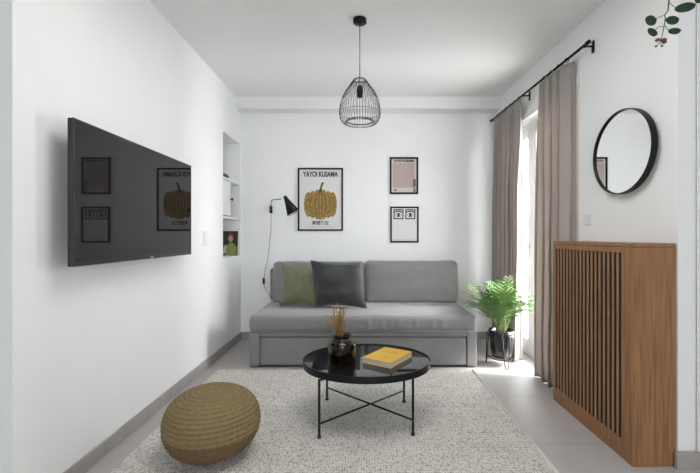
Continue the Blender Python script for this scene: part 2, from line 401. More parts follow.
def sofa():
    x0, x1, yf, yb = -0.988, 1.008, 3.50, 4.47; cx = (x0+x1)/2; w = x1-x0
    t = thing('sofa', 'long grey fabric daybed sofa with trundle drawer standing against the back wall', 'sofa', (cx, yf, 0))
    def at(o): o.parent = t; return o
    fr = B()
    box(fr, -w/2, -w/2+0.088, 0.0, yb-yf, 0.012, 0.315, 0.012, 3); box(fr, w/2-0.088, w/2, 0.0, yb-yf, 0.012, 0.315, 0.012, 3)
    box(fr, -w/2+0.088, w/2-0.088, 0.002, yb-yf, 0.272, 0.315, 0.01, 3); box(fr, -w/2+0.088, w/2-0.088, yb-yf-0.06, yb-yf, 0.02, 0.272)
    at(obj('base', fr, SOFA))
    d = B(); box(d, -w/2+0.096, w/2-0.096, 0.004, 0.82, 0.022, 0.262, 0.012, 3)
    at(obj('trundle_drawer', d, SOFA))
    for sx in (-1, 1):
        for yy in (0.05, 0.88): at(obj('foot_pad', bx(sx*(w/2-0.045)-0.02, sx*(w/2-0.045)+0.02, yy, yy+0.04, 0, 0.013), BLACKP))
    dp = yb-yf+0.012
    def wr(o, u, v, s):
        # gathered folds in the cover along the front edge
        if v < -0.3 and s > -0.95:
            k = math.exp(-((u-0.15)/0.55)**2)
            a = 0.011*k*(0.3+0.7*max(0, 1-abs(s-0.1)))
            o.y += a*(noise.noise(Vector((o.x*26, 0.3, o.z*4)))+0.6*noise.noise(Vector((o.x*55+o.z*6, 1.3, o.z*5))))*min(1, (-v-0.3)*3)
        if s > 0.5: o.z += 0.006*noise.noise(Vector((o.x*4, o.y*5, 2)))
        return o
    m = softbox(w+0.004, dp, 0.138, 0.035, (0.004, 0.010, 0.005), (170, 26, 14), wr)
    for v in m.verts: v.co.y += dp/2-0.012; v.co.z += 0.317
    at(obj('seat_mattress', m, SOFA, None, True))
    pp = B(); zz = 0.326; tube(pp, [(-w/2-0.001, yb-yf-0.02, zz), (-w/2-0.001, 0.03, zz), (-w/2+0.03, -0.013, zz), (w/2-0.03, -0.013, zz), (w/2+0.001, 0.03, zz), (w/2+0.001, yb-yf-0.02, zz)], 0.004, 6)
    at(obj('piping', pp, SOFA, None, True))
    bk = B(); box(bk, -w/2-0.02, w/2-0.02, 0.86, 0.965, 0.455, 0.80, 0.03, 4)
    at(obj('backrest', bk, SOFA, None, True))
    for i, (xa, xb, top) in enumerate(((-0.945, 0.028, 0.875), (0.034, 1.018, 0.882))):
        hh = top-0.455; ww = xb-xa
        def sh(o, u, v, s, i=i):
            o.y += (o.z/hh)*0.055                       # leans back
            if s > 0: o.z += 0.012*abs(u)**3*s+0.006*noise.noise(Vector((o.x*6, 3+i, 0)))
            o.y += 0.016*noise.noise(Vector((o.x*4+i*9, o.z*8, v)))+0.006*noise.noise(Vector((o.x*13+i*9, o.z*17, v)))
            return o
        c = softbox(ww, 0.19, hh, 0.045, (0.006, 0.022, 0.006), (48, 14, 24), sh)
        for v in c.verts: v.co.x += (xa+xb)/2-cx; v.co.y += 4.20-yf+0.078; v.co.z += 0.452
        at(obj('back_cushion', c, SOFA, None, True))
sofa()
def cushion(w, h, t, m, loc, rx, ry, rz, label, seed, slump=0.0):
    c = thing('throw_cushion', label, 'cushion', loc)
    q = obj('cover', pillow(w, h, t, seed=seed, wr=0.012), m, c, True)
    q.location = (0, 0, 0); q.rotation_euler = (rx, ry, rz)
    s = B(); n = 40; pts = []
    for (a, b_) in (((-1, -1), (1, -1)), ((1, -1), (1, 1)), ((1, 1), (-1, 1)), ((-1, 1), (-1, -1))):
        for k in range(10):
            u = a[0]+(b_[0]-a[0])*k/10; v = a[1]+(b_[1]-a[1])*k/10
            pts.append((u*w/2*(1-0.085*(1-v*v))*1.02, 0, v*h/2*(1-0.085*(1-u*u))))
    tube(s, pts, 0.0035, 6, closed=True); so = obj('seam', s, m, q, True)
    for me in (q.data, so.data):
        for v in me.vertices: v.co.x -= slump*v.co.z
    return c
cushion(0.42, 0.405, 0.17, GREEN, P(302.6, 284.9, 100.5), math.radians(-14), math.radians(1), 0, 'olive green velvet square cushion leaning on the left sofa back', 3)
cushion(0.475, 0.43, 0.18, DARK, P(338.2, 284.1, 103.5), math.radians(-13), math.radians(3), math.radians(-2), 'charcoal velvet square cushion overlapping the olive green cushion on the sofa', 8, 0.22)

# ------------------------------------------------------------ coffee table and what stands on it
TZ = 0.372; TS = 156.5; TX = 0.029; TY = F/TS+0.0
def table():
    t = thing('coffee_table', 'round black metal coffee table with glossy top standing on the rug', 'table', (TX, TY, 0.013))
    a, bb = 0.404, 0.345; z0 = 0.322
    top = B(); lathe(top, [(0, 0.352), (0.985, 0.352), (0.985, 0.356), (0, 0.356)], 72, (0, 0, 0), a, bb)
    obj('glass_top', top, TABLEG, t)
    rim = B(); lathe(rim, [(0.97, z0), (1.0, z0), (1.0, 0.362), (0.985, 0.362), (0.985, 0.351), (0.97, 0.351)], 96, (0, 0, 0), a, bb, closed=True)
    obj('rim', rim, BLACK, t)
    legs = []
    for (px, py) in ((319.2, 437.8), (413, 435), (404, 402), (327, 399.8)):
        s = (py-VY)/(EYE-0.013); legs.append(Vector(((px-VX)/s-TX, F/s-TY, 0)))
    c = sum(legs, Vector())/4
    for p in legs:
        l = B(); tube(l, [p+Vector((0, 0, 0.004)), p+Vector((0, 0, 0.332))], 0.0075, 10)
        d = p-c; q = p*0.80
        tube(l, [p+Vector((0, 0, 0.325)), Vector((p.x*0.72, p.y*0.72, 0.325))], 0.007, 8)
        lo = obj('leg', l, BLACK, t, True)
        f = B(); lathe(f, [(0, 0), (0.013, 0), (0.013, 0.006), (0.009, 0.012), (0, 0.012)], 16, p); obj('foot', f, BLACKP, lo, True)
    for (i, j, hh) in ((0, 2, 0.078), (1, 3, 0.086)):
        s = B(); A, D = legs[i], legs[j]
        tube(s, [A+Vector((0, 0, hh)), D+Vector((0, 0, hh))], 0.006, 8)
        obj('cross_brace', s, BLACK, t, True)
    return t
table()
TOPZ = 0.013+0.356
def vase():
    s = 161.8; x, y = (342.2-VX)/s, F/s
    t = thing('glass_vase', 'brown smoked glass jar vase on the coffee table', 'vase', (x, y, TOPZ+0.0005))
    K = 1.07; o = [(0, 0), (0.075, 0), (0.082, 0.008), (0.083, 0.118), (0.078, 0.134), (0.058, 0.143), (0.052, 0.150), (0.052, 0.168), (0.058, 0.176), (0.054, 0.178)]
    i = [(0.048, 0.174), (0.047, 0.150), (0.054, 0.138), (0.073, 0.129), (0.077, 0.116), (0.077, 0.014), (0.070, 0.009), (0, 0.009)]
    o = [(a*K, c) for a, c in o]; i = [(a*K, c) for a, c in i]
    obj('jar_body', lathe(B(), o+i, 56), JAR, t, True)
    obj('neck_band', lathe(B(), [(0.0565, 0.146), (0.060, 0.149), (0.060, 0.155), (0.0565, 0.158)], 40), mat('dark_band', (0.03, 0.024, 0.015), 0.3), t, True)
    base = B()
    for k in range(15):
        a = R.uniform(-0.5, 0.5); ln = R.uniform(0.17, 0.26)*(1.25 if k == 0 else 1)
        tx, ty = R.uniform(-0.10, 0.025)-0.0, R.uniform(-0.03, 0.03)
        if k == 0: tx, ty, ln = -0.035, 0.0, 0.262
        if k == 1: tx, ty, ln = -0.10, 0.0, 0.20
        bx0 = (R.uniform(-0.03, 0.03), R.uniform(-0.03, 0.03), 0.011)
        b = B(); nk = (R.uniform(-0.03, 0.01), R.uniform(-0.02, 0.02), 0.165)
        top = Vector((tx, ty, 0.165+ln-0.06))
        p0, p1 = Vector(bx0), Vector(nk)
        pts = [p0, (p0+p1)/2, p1]+[p1.lerp(top, q)+Vector((0.006*math.sin(q*5+k), 0, 0)) for q in (0.3, 0.6, 0.85, 1)]
        tube(b, pts, 0.0011, 5)
        for q in range(36):
            f = R.uniform(0.15, 1.0); c = p1.lerp(top, f)
            off = Vector((R.gauss(0, 1), R.gauss(0, 1), R.gauss(0.4, 0.6)))*0.013*(1.25-f*0.4)
            tube(b, [c, c+off], 0.0006, 4); r = R.uniform(0.0018, 0.0038)
            bmesh.ops.create_icosphere(b, subdivisions=1, radius=r, matrix=Matrix.Translation(c+off))
        d = obj('dried_stem', b, DRIEDW if k < 2 else DRIED)
        d.location = (x, y, TOPZ+0.0005)
        if k == 0: tag(d, 'tallest pale dried flower stem standing in the brown glass vase', 'dried flower')
        elif k == 1: tag(d, 'leftmost dried flower stem drooping out of the brown glass vase', 'dried flower')
        else: tag(d, 'short straw-coloured dried stem in the brown glass vase', 'dried flower', 'short dried stems in the brown glass vase')
vase()
def book():
    s = 160.0
    def g(px, py, z):   # picture point on a level plane
        k = (py-VY)/(EYE-z); return Vector(((px-VX)/k, F/k, 0))
    zt = TOPZ+0.034
    A, D, Cc, E = g(363.2, 357.9, zt), g(383.5, 346.4, zt), g(410.7, 351, zt), g(392.3, 364, zt)
    c = (A+D+Cc+E)/4
    u = ((E-A)+(Cc-D))/2; v = ((D-A)+(Cc-E))/2
    ang = math.atan2(u.y, u.x); L = u.length*0.98; Wd = v.length*0.95
    t = thing('book', 'thick yellow-covered book lying flat on the coffee table', 'book', (c.x, c.y, TOPZ+0.0005), ang)
    w2, d2 = L/2, Wd/2
    obj('page_block', bx(-w2+0.003, w2-0.004, -d2+0.003, d2-0.004, 0.0025, 0.0305, bev=0.001), PAGES, t)
    cv = B(); box(cv, -w2, w2, -d2, d2, 0, 0.0025, 0.0008); box(cv, -w2, w2, -d2, d2, 0.0305, 0.034, 0.0008)
    box(cv, -w2, w2, d2-0.0035, d2, 0.0025, 0.0305)
    obj('cover', cv, YEL, t)
    p = B()
    for k, (xx0, xx1, yy) in enumerate(((-0.035, 0.045, 0.052), (-0.02, 0.055, 0.038))):
        box(p, xx0, xx1, yy, yy+0.006, 0.0340, 0.0343)
    obj('cover_print', p, YEL2, t)
book()
def pouf():
    s = 190.0; x = (212.5-VX)/s; y = F/s
    a, bz = 0.234, 0.168; prof = []; N = 300
    for k in range(N+1):
        th = -PI/2+PI*k/N
        r = a*abs(math.cos(th))**(0.72 if th > 0 else 0.84); z = bz*math.copysign(abs(math.sin(th))**0.92, th)+bz
        w = 0.0065*abs(math.sin(25*PI*k/N))
        r2 = r+w*math.cos(th); z2 = z+w*math.sin(th)
        if k in (0, N): r2 = 0
        prof.append((max(r2, 0), max(z2, 0.0)))
    b = lathe(B(), prof, 120)
    for v in b.verts:
        ph = math.atan2(v.co.y, v.co.x)
        v.co.x *= 1+0.02*math.sin(2*ph+0.5); v.co.y *= 1+0.02*math.cos(3*ph)
        rr = math.hypot(v.co.x, v.co.y)
        if v.co.z > bz: v.co.z -= 0.012*math.exp(-(rr/0.06)**2)
        n = 0.003*math.sin(ph*44+v.co.z*30)*min(1, rr/0.1); v.co.x += n*math.cos(ph); v.co.y += n*math.sin(ph)
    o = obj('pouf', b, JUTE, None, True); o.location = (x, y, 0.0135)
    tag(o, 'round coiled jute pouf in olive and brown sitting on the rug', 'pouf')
pouf()

# ------------------------------------------------------------ television
def tv():
    xs = -1.253; y0, y1 = F/230.5, F/136.3; z0, z1 = 1.021, 1.670
    t = thing('television', 'large black flat-screen television mounted on the left wall', 'television', (XL, (y0+y1)/2, (z0+z1)/2))
    def pb(*a, **k):
        b = bx(*a, **k); bmesh.ops.translate(b, verts=b.verts, vec=(-XL, -(y0+y1)/2, -(z0+z1)/2)); return b
    obj('housing', pb(xs-0.026, xs-0.004, y0, y1, z0, z1, bev=0.003), BLACKP, t)
    obj('screen', pb(xs-0.004, xs-0.0015, y0+0.010, y1-0.010, z0+0.020, z1-0.010), SCREEN, t)
    fr = pb(xs-0.006, xs, y0, y0+0.010, z0, z1)
    for a in ((y1-0.010, y1, z0, z1), (y0+0.01, y1-0.01, z1-0.010, z1), (y0+0.01, y1-0.01, z0, z0+0.020)):
        q = pb(xs-0.006, xs, *a); me = bpy.data.meshes.new('q'); q.to_mesh(me); q.free(); fr.from_mesh(me)
    obj('bezel', fr, mat('bezel_black', (0.02, 0.02, 0.022), 0.25), t)
    obj('badge', pb(xs, xs+0.002, 2.385-0.018, 2.385+0.018, z0+0.004, z0+0.014), GREYM, t)
    obj('wall_bracket', pb(XL+0.001, xs-0.045, 2.1, 2.6, 1.25, 1.45), BLACKP, t)
    obj('rear_casing', pb(xs-0.045, xs-0.026, y0+0.15, y1-0.15, z0+0.02, z1-0.25, bev=0.004), BLACKP, t)
tv()

# ------------------------------------------------------------ recess with shelves in the left wall
def shelf(z, label):
    o = obj('recess_shelf', bx(XL-0.235, XL-0.002, NY0+0.002, NY1-0.002, z-0.012, z+0.012, bev=0.002), WHITEPAINT); tag(o, label, 'shelf')
shelf(1.733, 'upper white shelf in the wall recess, under the small plant')
shelf(1.342, 'lower white shelf in the wall recess, above the standing picture')
def cupboard():
    t = thing('wall_cupboard', 'small white cupboard with black knob in the middle of the wall recess', 'cupboard', (XL-0.02, 4.03, 1.358))
    obj('door', bx(-0.0, 0.018, -0.105, 0.125, 0.004, 0.355, bev=0.002), WHITEPAINT, t)
    k = B(); lathe(k, [(0, 0), (0.006, 0), (0.006, 0.014), (0.014, 0.018), (0.014, 0.028), (0, 0.03)], 20)
    bmesh.ops.rotate(k, verts=k.verts, cent=(0, 0, 0), matrix=Matrix.Rotation(PI/2, 3, 'Y')); bmesh.ops.translate(k, verts=k.verts, vec=(0.018, 0.105, 0.175))
    obj('knob', k, BLACKP, t, True)
    obj('side_panel', bx(-0.21, -0.001, 0.105, 0.12, 0.0, 0.36), WHITEPAINT, t)
cupboard()
def picture():
    t = thing('standing_picture', 'small colour portrait print standing at the bottom of the wall recess', 'picture', (-1.447, 4.37, NZ0+0.001))
    t.rotation_euler = (math.radians(-7), 0, 0)
    obj('board', bx(-0.083, 0.083, 0, 0.006, 0, 0.27), COVERD, t)
    m = poly(B(), ell(0.005, 0.185, 0.026, 0.036), -0.0006); obj('printed_face', m, SKIN, t)
    m = poly(B(), [(-0.05, 0.004), (0.072, 0.004), (0.074, 0.09), (0.04, 0.135), (0.008, 0.148), (-0.03, 0.12), (-0.045, 0.07)], -0.0004); obj('printed_blouse', m, SHIRT, t)
    m = B(); poly(m, [(-0.072, 0.02), (-0.045, 0.03), (-0.035, 0.11), (-0.055, 0.12), (-0.07, 0.09)], -0.0008); obj('printed_arm', m, mat('printed_white', (0.5, 0.5, 0.45), 0.5), t)
    m = B(); poly(m, ell(0.004, 0.205, 0.034, 0.045, 20, 0, PI)+[(-0.03, 0.205)], -0.0002); obj('printed_hair', m, OCHRE2, t)
picture()
def succulent():
    t = thing('small_plant', 'small grey-green plant lying on the upper recess shelf', 'plant', (-1.43, 4.16, 1.7455))
    for k in range(12):
        a = 2*PI*k/12; ln = R.uniform(0.05, 0.10); up = R.uniform(0.01, 0.05)
        b = B(); d = Vector((math.cos(a)*0.55, math.sin(a), 0))
        tube(b, [Vector((0, 0, 0.008)), d*ln*0.5+Vector((0, 0, up+0.012)), d*ln+Vector((0, 0, up*0.5+0.008))], [0.006, 0.011, 0.002], 8)
        obj('leaf', b, SUCC, t, True)
succulent()
def switch(name, x, y, z, h, w, side, label):
    t = thing(name, label, 'switch', (x, y, z))
    s = side
    a, c = (0, 0.008) if s > 0 else (-0.008, 0)
    obj('plate', bx(a, c, -w/2, w/2, -h/2, h/2, bev=0.002), WHITEP, t)
    a, c = (0.008, 0.011) if s > 0 else (-0.011, -0.008)
    obj('rocker', bx(a, c, -w*0.32, w*0.32, -h*0.36, h*0.36, bev=0.001), WHITEP, t)
    if s < 0: turn(t)
switch('wall_switch', XL, 3.46, 1.132, 0.13, 0.08, 1, 'white switch plate on the left wall between television and recess')
switch('wall_switch', XR, F/146.3, EYE+(VY-219.5)/147.5, 0.075, 0.085, -1, 'white switch plate on the right wall beside the curtain')

# ------------------------------------------------------------ framed prints on the back wall
def frame(x0, x1, z0, z1, fw, label, paper):
    cx = (x0+x1)/2; t = thing('framed_poster', label, 'poster', (cx, YB-0.001, z0))
    w2 = (x1-x0)/2; h = z1-z0; b = B()
    box(b, -w2, -w2+fw, -0.022, 0, 0, h, 0.001); box(b, w2-fw, w2, -0.022, 0, 0, h, 0.001)
    box(b, -w2+fw, w2-fw, -0.022, 0, 0, fw, 0.001); box(b, -w2+fw, w2-fw, -0.022, 0, h-fw, h, 0.001)
    obj('frame', b, MATS.get('frame_black') or mat('frame_black', (0.006, 0.006, 0.006), 0.6, spec=0.15), t); obj('sheet', bx(-w2+fw, w2-fw, -0.010, -0.001, fw, h-fw), paper, t)
    return t, w2, h
SB = 89.3
def wx(px): return (px-VX)/SB
def wz(py): return EYE+(VY-py)/SB
t, w2, h = frame(wx(297.8), wx(343), wz(230.8), wz(168), 0.017, 'large framed poster of an ochre gourd hung above the left sofa cushion', PAPER)
text('YAYOI KUSAMA', 0.078, (0, -0.0106, h-0.095), INK, t, bold=0.0028, sx=0.69)
for i, (lx, lr) in enumerate(((-0.135, 0.05), (0.135, 0.05), (-0.085, 0.06), (0.085, 0.06), (-0.035, 0.05), (0.035, 0.05), (0, 0.042))):
    o = obj('printed_gourd_lobe', poly(B(), ell(lx, 0.295, lr, 0.172-0.25*abs(lx)+(0 if abs(lx) > 0.05 else 0.005), 40), -0.0106-0.0002*i), OCHRE, t)
g = B()
for lx, amp in ((-0.165, 0.03), (-0.12, 0.022), (-0.062, 0.012), (-0.02, 0.004), (0.02, -0.004), (0.062, -0.012), (0.12, -0.022), (0.165, -0.03)):
    hh = 0.15-0.35*abs(lx); k = 14
    L_ = [(lx*(0.62+0.38*math.cos((q/k-0.5)*PI)), 0.295+hh*(2*q/k-1)) for q in range(k+1)]
    poly(g, [(p[0]-0.0035, p[1]) for p in L_]+[(p[0]+0.0035, p[1]) for p in L_[::-1]], -0.0124)
obj('printed_gourd_seams', g, OCHRE2, t)
obj('printed_gourd_stalk', poly(B(), [(-0.022, 0.43), (0.0, 0.50), (0.018, 0.545), (0.04, 0.54), (0.018, 0.49), (0.016, 0.43)], -0.0126), OCHRE2, t)
text('草間彌生', 0.048, (0, -0.0106, 0.070), INK, t, bold=0.001)
obj('fine_print', bx(-0.17, 0.17, -0.0106, -0.0100, 0.040, 0.043), mat('grey_ink', (0.3, 0.3, 0.3), 0.6), t)

t, w2, h = frame(wx(389.9), wx(418.2), wz(194), wz(157.2), 0.018, 'small framed dusty pink print, upper of two on the back wall', PAPERP)
text('YAYOI KUSAMA', 0.036, (0, -0.0106, h-0.052), INK, t, bold=0.002, sx=0.90)
obj('printed_pink_field', bx(-w2+0.032, w2-0.045, -0.0106, -0.010, 0.07, h-0.065), PINK, t)
text('草\n間\n彌\n生', 0.036, (w2-0.042, -0.0112, 0.135), INK, t, bold=0.0008)
obj('printed_mark', poly(B(), [(-0.115, 0.035), (-0.085, 0.038), (-0.083, 0.058), (-0.105, 0.055)], -0.0107), mat('brown_ink', (0.10, 0.06, 0.03), 0.6), t)

t, w2, h = frame(wx(390.3), wx(418.6), wz(242.6), wz(206.6), 0.017, 'small framed black and white print of two eyes, lower one', PAPER)
for sx in (-1, 1):
    g = B(); c = sx*0.066; z = h-0.085; q = 0.056; lw = 0.012
    for a in ((c-q, c-q+lw, z-q, z+q), (c+q-lw, c+q, z-q, z+q), (c-q, c+q, z-q, z-q+lw), (c-q, c+q, z+q-lw, z+q)):
        poly(g, [(a[0], a[2]), (a[1], a[2]), (a[1], a[3]), (a[0], a[3])], -0.0104-0.0002)
    up = [(c-0.040+0.080*k/12, z-0.012+0.026*math.sin(PI*k/12)) for k in range(13)]; dn = [(c-0.040+0.080*k/12, z-0.012-0.02*math.sin(PI*k/12)) for k in range(13)]
    ui = [(c-0.036+0.072*k/12, z-0.012+0.019*math.sin(PI*k/12)) for k in range(13)]; di = [(c-0.036+0.072*k/12, z-0.012-0.014*math.sin(PI*k/12)) for k in range(13)]
    for k in range(12):
        poly(g, [up[k], up[k+1], ui[k+1], ui[k]], -0.0108); poly(g, [dn[k], dn[k+1], di[k+1], di[k]], -0.0108)
    poly(g, ell(c, z-0.010, 0.014, 0.017), -0.0110)
    br = [(c-0.045+0.09*k/12, z+0.028+0.012*math.sin(PI*k/12)) for k in range(13)]
    for k in range(12): poly(g, [br[k], br[k+1], (br[k+1][0], br[k+1][1]-0.013), (br[k][0], br[k][1]-0.013)], -0.0109)
    obj('printed_eye', g, INK, t)
obj('fine_print', bx(-0.10, 0.10, -0.0106, -0.0100, 0.028, 0.031), MATS['grey_ink'], t)

# ------------------------------------------------------------ black wall lamp with cable
def wall_lamp():
    s = 91.5; o = P(270.9, 209.5, 89.6); o.y = YB
    t = thing('wall_lamp', 'black cone wall lamp on a bent arm beside the large poster', 'lamp', o)
    def L(px, py, s=s): p = P(px, py, s)-o; return p
    m = B(); tube(m, [(0, -0.026, -0.042), (0, -0.026, 0.042)], 0.017, 16); box(m, -0.012, 0.012, -0.014, 0, -0.035, 0.035, 0.003)
    obj('wall_mount', m, BLACKP, t, True)
    yy = -0.026; z1 = (209.5-199.6)/91+0.0
    m = B(); tube(m, [(0, yy, 0.04), (0, yy, z1-0.03), (0.006, yy-0.005, z1-0.010), (0.028, yy-0.018, z1), (0.06, yy-0.04, z1), (0.135, yy-0.09, z1)], 0.0045, 8)
    obj('arm', m, BLACK, t, True)
    sc = 94.5
    top = P(285.2, 197.2, sc)-o; bot = P(293.6, 213.2, sc)-o
    ax = (bot-top).normalized(); ln = (bot-top).length
    M = Matrix.Translation(top) @ Vector((0, 0, 1)).rotation_difference(ax).to_matrix().to_4x4()
    m = lathe(B(), [(0, -0.012), (0.018, -0.012), (0.020, 0.0), (0.020, 0.012), (0.024, 0.03), (0.072, ln), (0.068, ln), (0.02, 0.03), (0, 0.028)], 40); m.transform(M); obj('lamp_shade', m, BLACK, t, True)
    m = lathe(B(), [(0.0705, ln-0.001), (0.0665, ln-0.002), (0.022, 0.035), (0.0, 0.034)], 40); m.transform(M); obj('shade_lining', m, SHADEIN, t, True)
    m = lathe(B(), [(0, 0.04), (0.012, 0.045), (0.014, 0.06), (0.026, 0.085), (0.026, 0.1), (0.015, 0.118), (0, 0.122)], 24); m.transform(M); obj('bulb', m, BULB, t, True)
    w = B(); pts = [(271, 214), (271, 228), (269.3, 246), (267.5, 260), (265, 271), (263.8, 279)]
    tube(w, [P(a, c, 89.7)-o for a, c in pts], 0.0026, 6)
    tube(w, [P(a, c, 89.7)-o for a, c in [(263.5, 283), (265, 288), (268.5, 293), (271, 299), (272.5, 306), (273, 325)]], 0.0026, 6)
    obj('cable', w, BLACKP, t, True)
    m = B(); c = P(263.8, 281, 89.8)-o; box(m, c.x-0.013, c.x+0.013, c.y-0.010, c.y+0.010, c.z-0.032, c.z+0.032, 0.006, 3); obj('inline_switch', m, BLACKP, t, True)
wall_lamp()

# ------------------------------------------------------------ wire pendant
def pendant():
    s = 144.0; x = (359.8-VX)/s; y = F/s
    t = thing('pendant_lamp', 'black wire cage pendant lamp hanging from the ceiling', 'lamp', (x, y, H))
    obj('canopy', lathe(B(), [(0, 0), (0.046, 0), (0.046, -0.026), (0.042, -0.030), (0.008, -0.031), (0.006, -0.042), (0, -0.042)], 40), BLACK, t, True)
    zt = EYE+(VY-80)/s-H; zb = EYE+(VY-124)/s-H; hh = zt-zb
    obj('cord', tube(B(), [(0, 0, -0.04), (0, 0, zt-0.02)], 0.003, 8), BLACKP, t, True)
    k = B(); lathe(k, [(0, 0), (0.008, 0), (0.014, -0.012), (0.023, -0.03), (0.023, -0.055), (0.019, -0.06), (0.019, -0.085), (0, -0.085)], 24, (0, 0, zt-0.035))
    obj('socket', k, BLACK, t, True)
    cage = B(); prof = [(0.042, 0.0), (0.055, 0.018), (0.072, 0.045), (0.102, 0.088), (0.123, 0.135), (0.136, 0.183), (0.1425, 0.225), (0.1420, 0.262), (0.132, 0.295), (0.115, 0.315), (0.100, 0.318), (0.090, 0.300)]
    sc = hh/0.322
    n = 44
    for q in range(n):
        a = 2*PI*q/n
        tube(cage, [(r*math.cos(a), r*math.sin(a), zt-d*sc) for r, d in prof], 0.0014, 4, caps=False)
    obj('wire_cage', cage, BLACK, t, True)
    for nm, r, d, tr in (('top_ring', 0.041, 0, 0.003), ('bottom_ring', 0.090, 0.300, 0.0032), ('waist_ring', 0.1430, 0.240, 0.0014), ('lower_ring', 0.110, 0.318, 0.0016)):
        obj(nm, tube(B(), [(r*math.cos(2*PI*q/48), r*math.sin(2*PI*q/48), zt-d*sc) for q in range(48)], tr, 6, closed=True), BLACK, t, True)
    sp = B()
    for q in range(3):
        a = 2*PI*q/3+0.3; tube(sp, [(0.041*math.cos(a), 0.041*math.sin(a), zt), (0.018*math.cos(a), 0.018*math.sin(a), zt-0.058)], 0.0018, 5)
    obj('cage_spoke', sp, BLACK, t, True)
pendant()

# ------------------------------------------------------------ curtains and rod
RX = XR-0.078; RZ = 2.433
def rod():
    t = thing('curtain_rod', 'black metal curtain rod fixed high on the right wall', 'curtain rod', (XR, 3.5, RZ))
    y0, y1 = 2.66-3.5, 4.41-3.5; dx = -0.06; turn(t)
    obj('rod', tube(B(), [(dx, y0, 0), (dx, y1, 0)], 0.0095, 12), BLACK, t, True)
    obj('finial', tube(B(), [(dx, y1, 0), (dx, y1+0.035, 0)], 0.014, 12), BLACK, t, True)
    obj('finial', tube(B(), [(dx, y0, 0), (dx, y0-0.03, 0)], 0.014, 12), BLACK, t, True)
    for yy in (y0+0.02, 0.12, y1-0.02):
        b = B(); tube(b, [(dx, yy, -0.014), (dx, yy, 0.002)], 0.014, 10); tube(b, [(dx, yy, -0.008), (-0.004, yy, -0.008)], 0.006, 8); box(b, -0.006, 0, yy-0.014, yy+0.014, -0.05, 0.03, 0.001)
        obj('bracket', b, BLACK, t, True)
rod()
def curtain(y0, y1, folds, seed, label, ret=0.0, zb=0.003):
    nu, nv = 300, 60; b = B(); vs = {}; rr = random.Random(seed); ph = [rr.uniform(-1, 1) for _ in range(folds+3)]
    yc = (y0+y1)/2; zt = RZ-0.022
    for j in range(nv+1):
        v = j/nv; z = zt+(zb-zt)*v
        for i in range(nu+1):
            u = i/nu; uu = u+0.035*math.sin(2*PI*u+seed)*v; f = uu*folds
            k = min(max(int(f), 0), folds); fr = min(1, max(0, f-k)); pz = ph[k]*(1-fr)+ph[k+1]*fr
            amp = 0.022+0.027*min(1, v*3)+0.008*v
            sn = math.sin(2*PI*f+0.6*pz*v); sn = math.copysign(abs(sn)**0.8, sn)
            X = RX+0.012-0.012*v+amp*sn*(0.85+0.3*pz*v)+0.012*noise.noise(Vector((u*5, v*4, seed)))
            Y = y0+(y1-y0)*u+0.018*math.sin(4*PI*f+pz)*min(1, v*2+0.3)
            if ret and u < 0.24:
                q = (1-u/0.24)**1.5; X = X*(1-q)+(XR-0.02)*q
            vs[i, j] = b.verts.new((X-RX, Y-yc, z))
    for i in range(nu):
        for j in range(nv): b.faces.new((vs[i, j], vs[i+1, j], vs[i+1, j+1], vs[i, j+1]))
    t = thing('curtain', label, 'curtain', (RX, yc, 0))
    o = obj('drape', b, CURT, t, True); m = o.modifiers.new('s', 'SOLIDIFY'); m.thickness = 0.0025
    for k in range(folds):
        yy = y0+(y1-y0)*(k+0.35)/folds-yc; hd = B()
        tube(hd, [(0.018+0.0145*math.cos(a), yy, RZ-0.004+0.0165*math.sin(a)) for a in [2*PI*q/16 for q in range(16)]], 0.002, 5, closed=True)
        obj('curtain_ring', hd, BLACK, t, True)
    turn(t)
curtain(2.865, 3.30, 4, 4, 'taupe linen curtain hanging nearest the wooden radiator cover', 1)
curtain(3.67, 4.27, 6, 11, 'taupe linen curtain hanging behind the potted palm, near the corner')

# ------------------------------------------------------------ radiator cover
def cover():
    x0, x1, y0, y1, h = 1.3525, 1.545, 2.0, 2.832, 1.1185
    t = thing('radiator_cover', 'tall oak radiator cover with vertical slats standing along the right wall', 'radiator cover', (x0, y0, 0))
    D, L = x1-x0, y1-y0; DN = D+0.024
    def wedge(a, c, z0, z1):        # follows the slightly skewed wall behind
        b = B(); box(b, a, D, 0, L, z0, z1)
        for v in b.verts:
            if v.co.x > a+0.01: v.co.x = DN-(DN-D)*v.co.y/L
            elif c: v.co.x = DN-0.012-(DN-D)*v.co.y/L
        return b
    obj('lid', wedge(0.0, False, h-0.018, h), OAK, t)
    obj('side_panel', bx(0.0068, DN, 0, 0.018, 0.0, h-0.021, bev=0.001), OAK, t, loc=(0, 0, 0.001))
    obj('side_panel', bx(0.0068, D, L-0.018, L, 0.0, h-0.021, bev=0.001), OAK, t, loc=(0, 0, 0.001))
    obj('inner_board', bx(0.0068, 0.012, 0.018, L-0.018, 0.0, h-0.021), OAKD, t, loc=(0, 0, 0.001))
    a = 0.088; zb, zt = 0.096, 1.066; hh = h-0.022; ff = 0.0065
    obj('front_stile', bx(0, ff, 0, a, 0, hh, bev=0.001), OAK, t, loc=(0, 0, 0.001))
    obj('front_stile', bx(0, ff, L-0.034, L, 0, hh, bev=0.001), OAK, t, loc=(0, 0, 0.001))
    obj('front_rail', bx(0, ff, a, L-0.034, 0, zb, bev=0.001), OAK, t, loc=(0, 0, 0.001))
    obj('front_rail', bx(0, ff, a, L-0.034, zt, hh, bev=0.001), OAK, t, loc=(0, 0, 0.001))
    n = 18; span = L-0.034-a; pitch = span/n; g = pitch*0.62
    for k in range(n-1):
        y_ = a+g+(span-g)/(n-1)*k
        obj('slat', bx(0.001, 0.006, y_, y_+(span-g)/(n-1)-g, zb, zt, bev=0.0008, seg=1), OAKS, t)
cover()

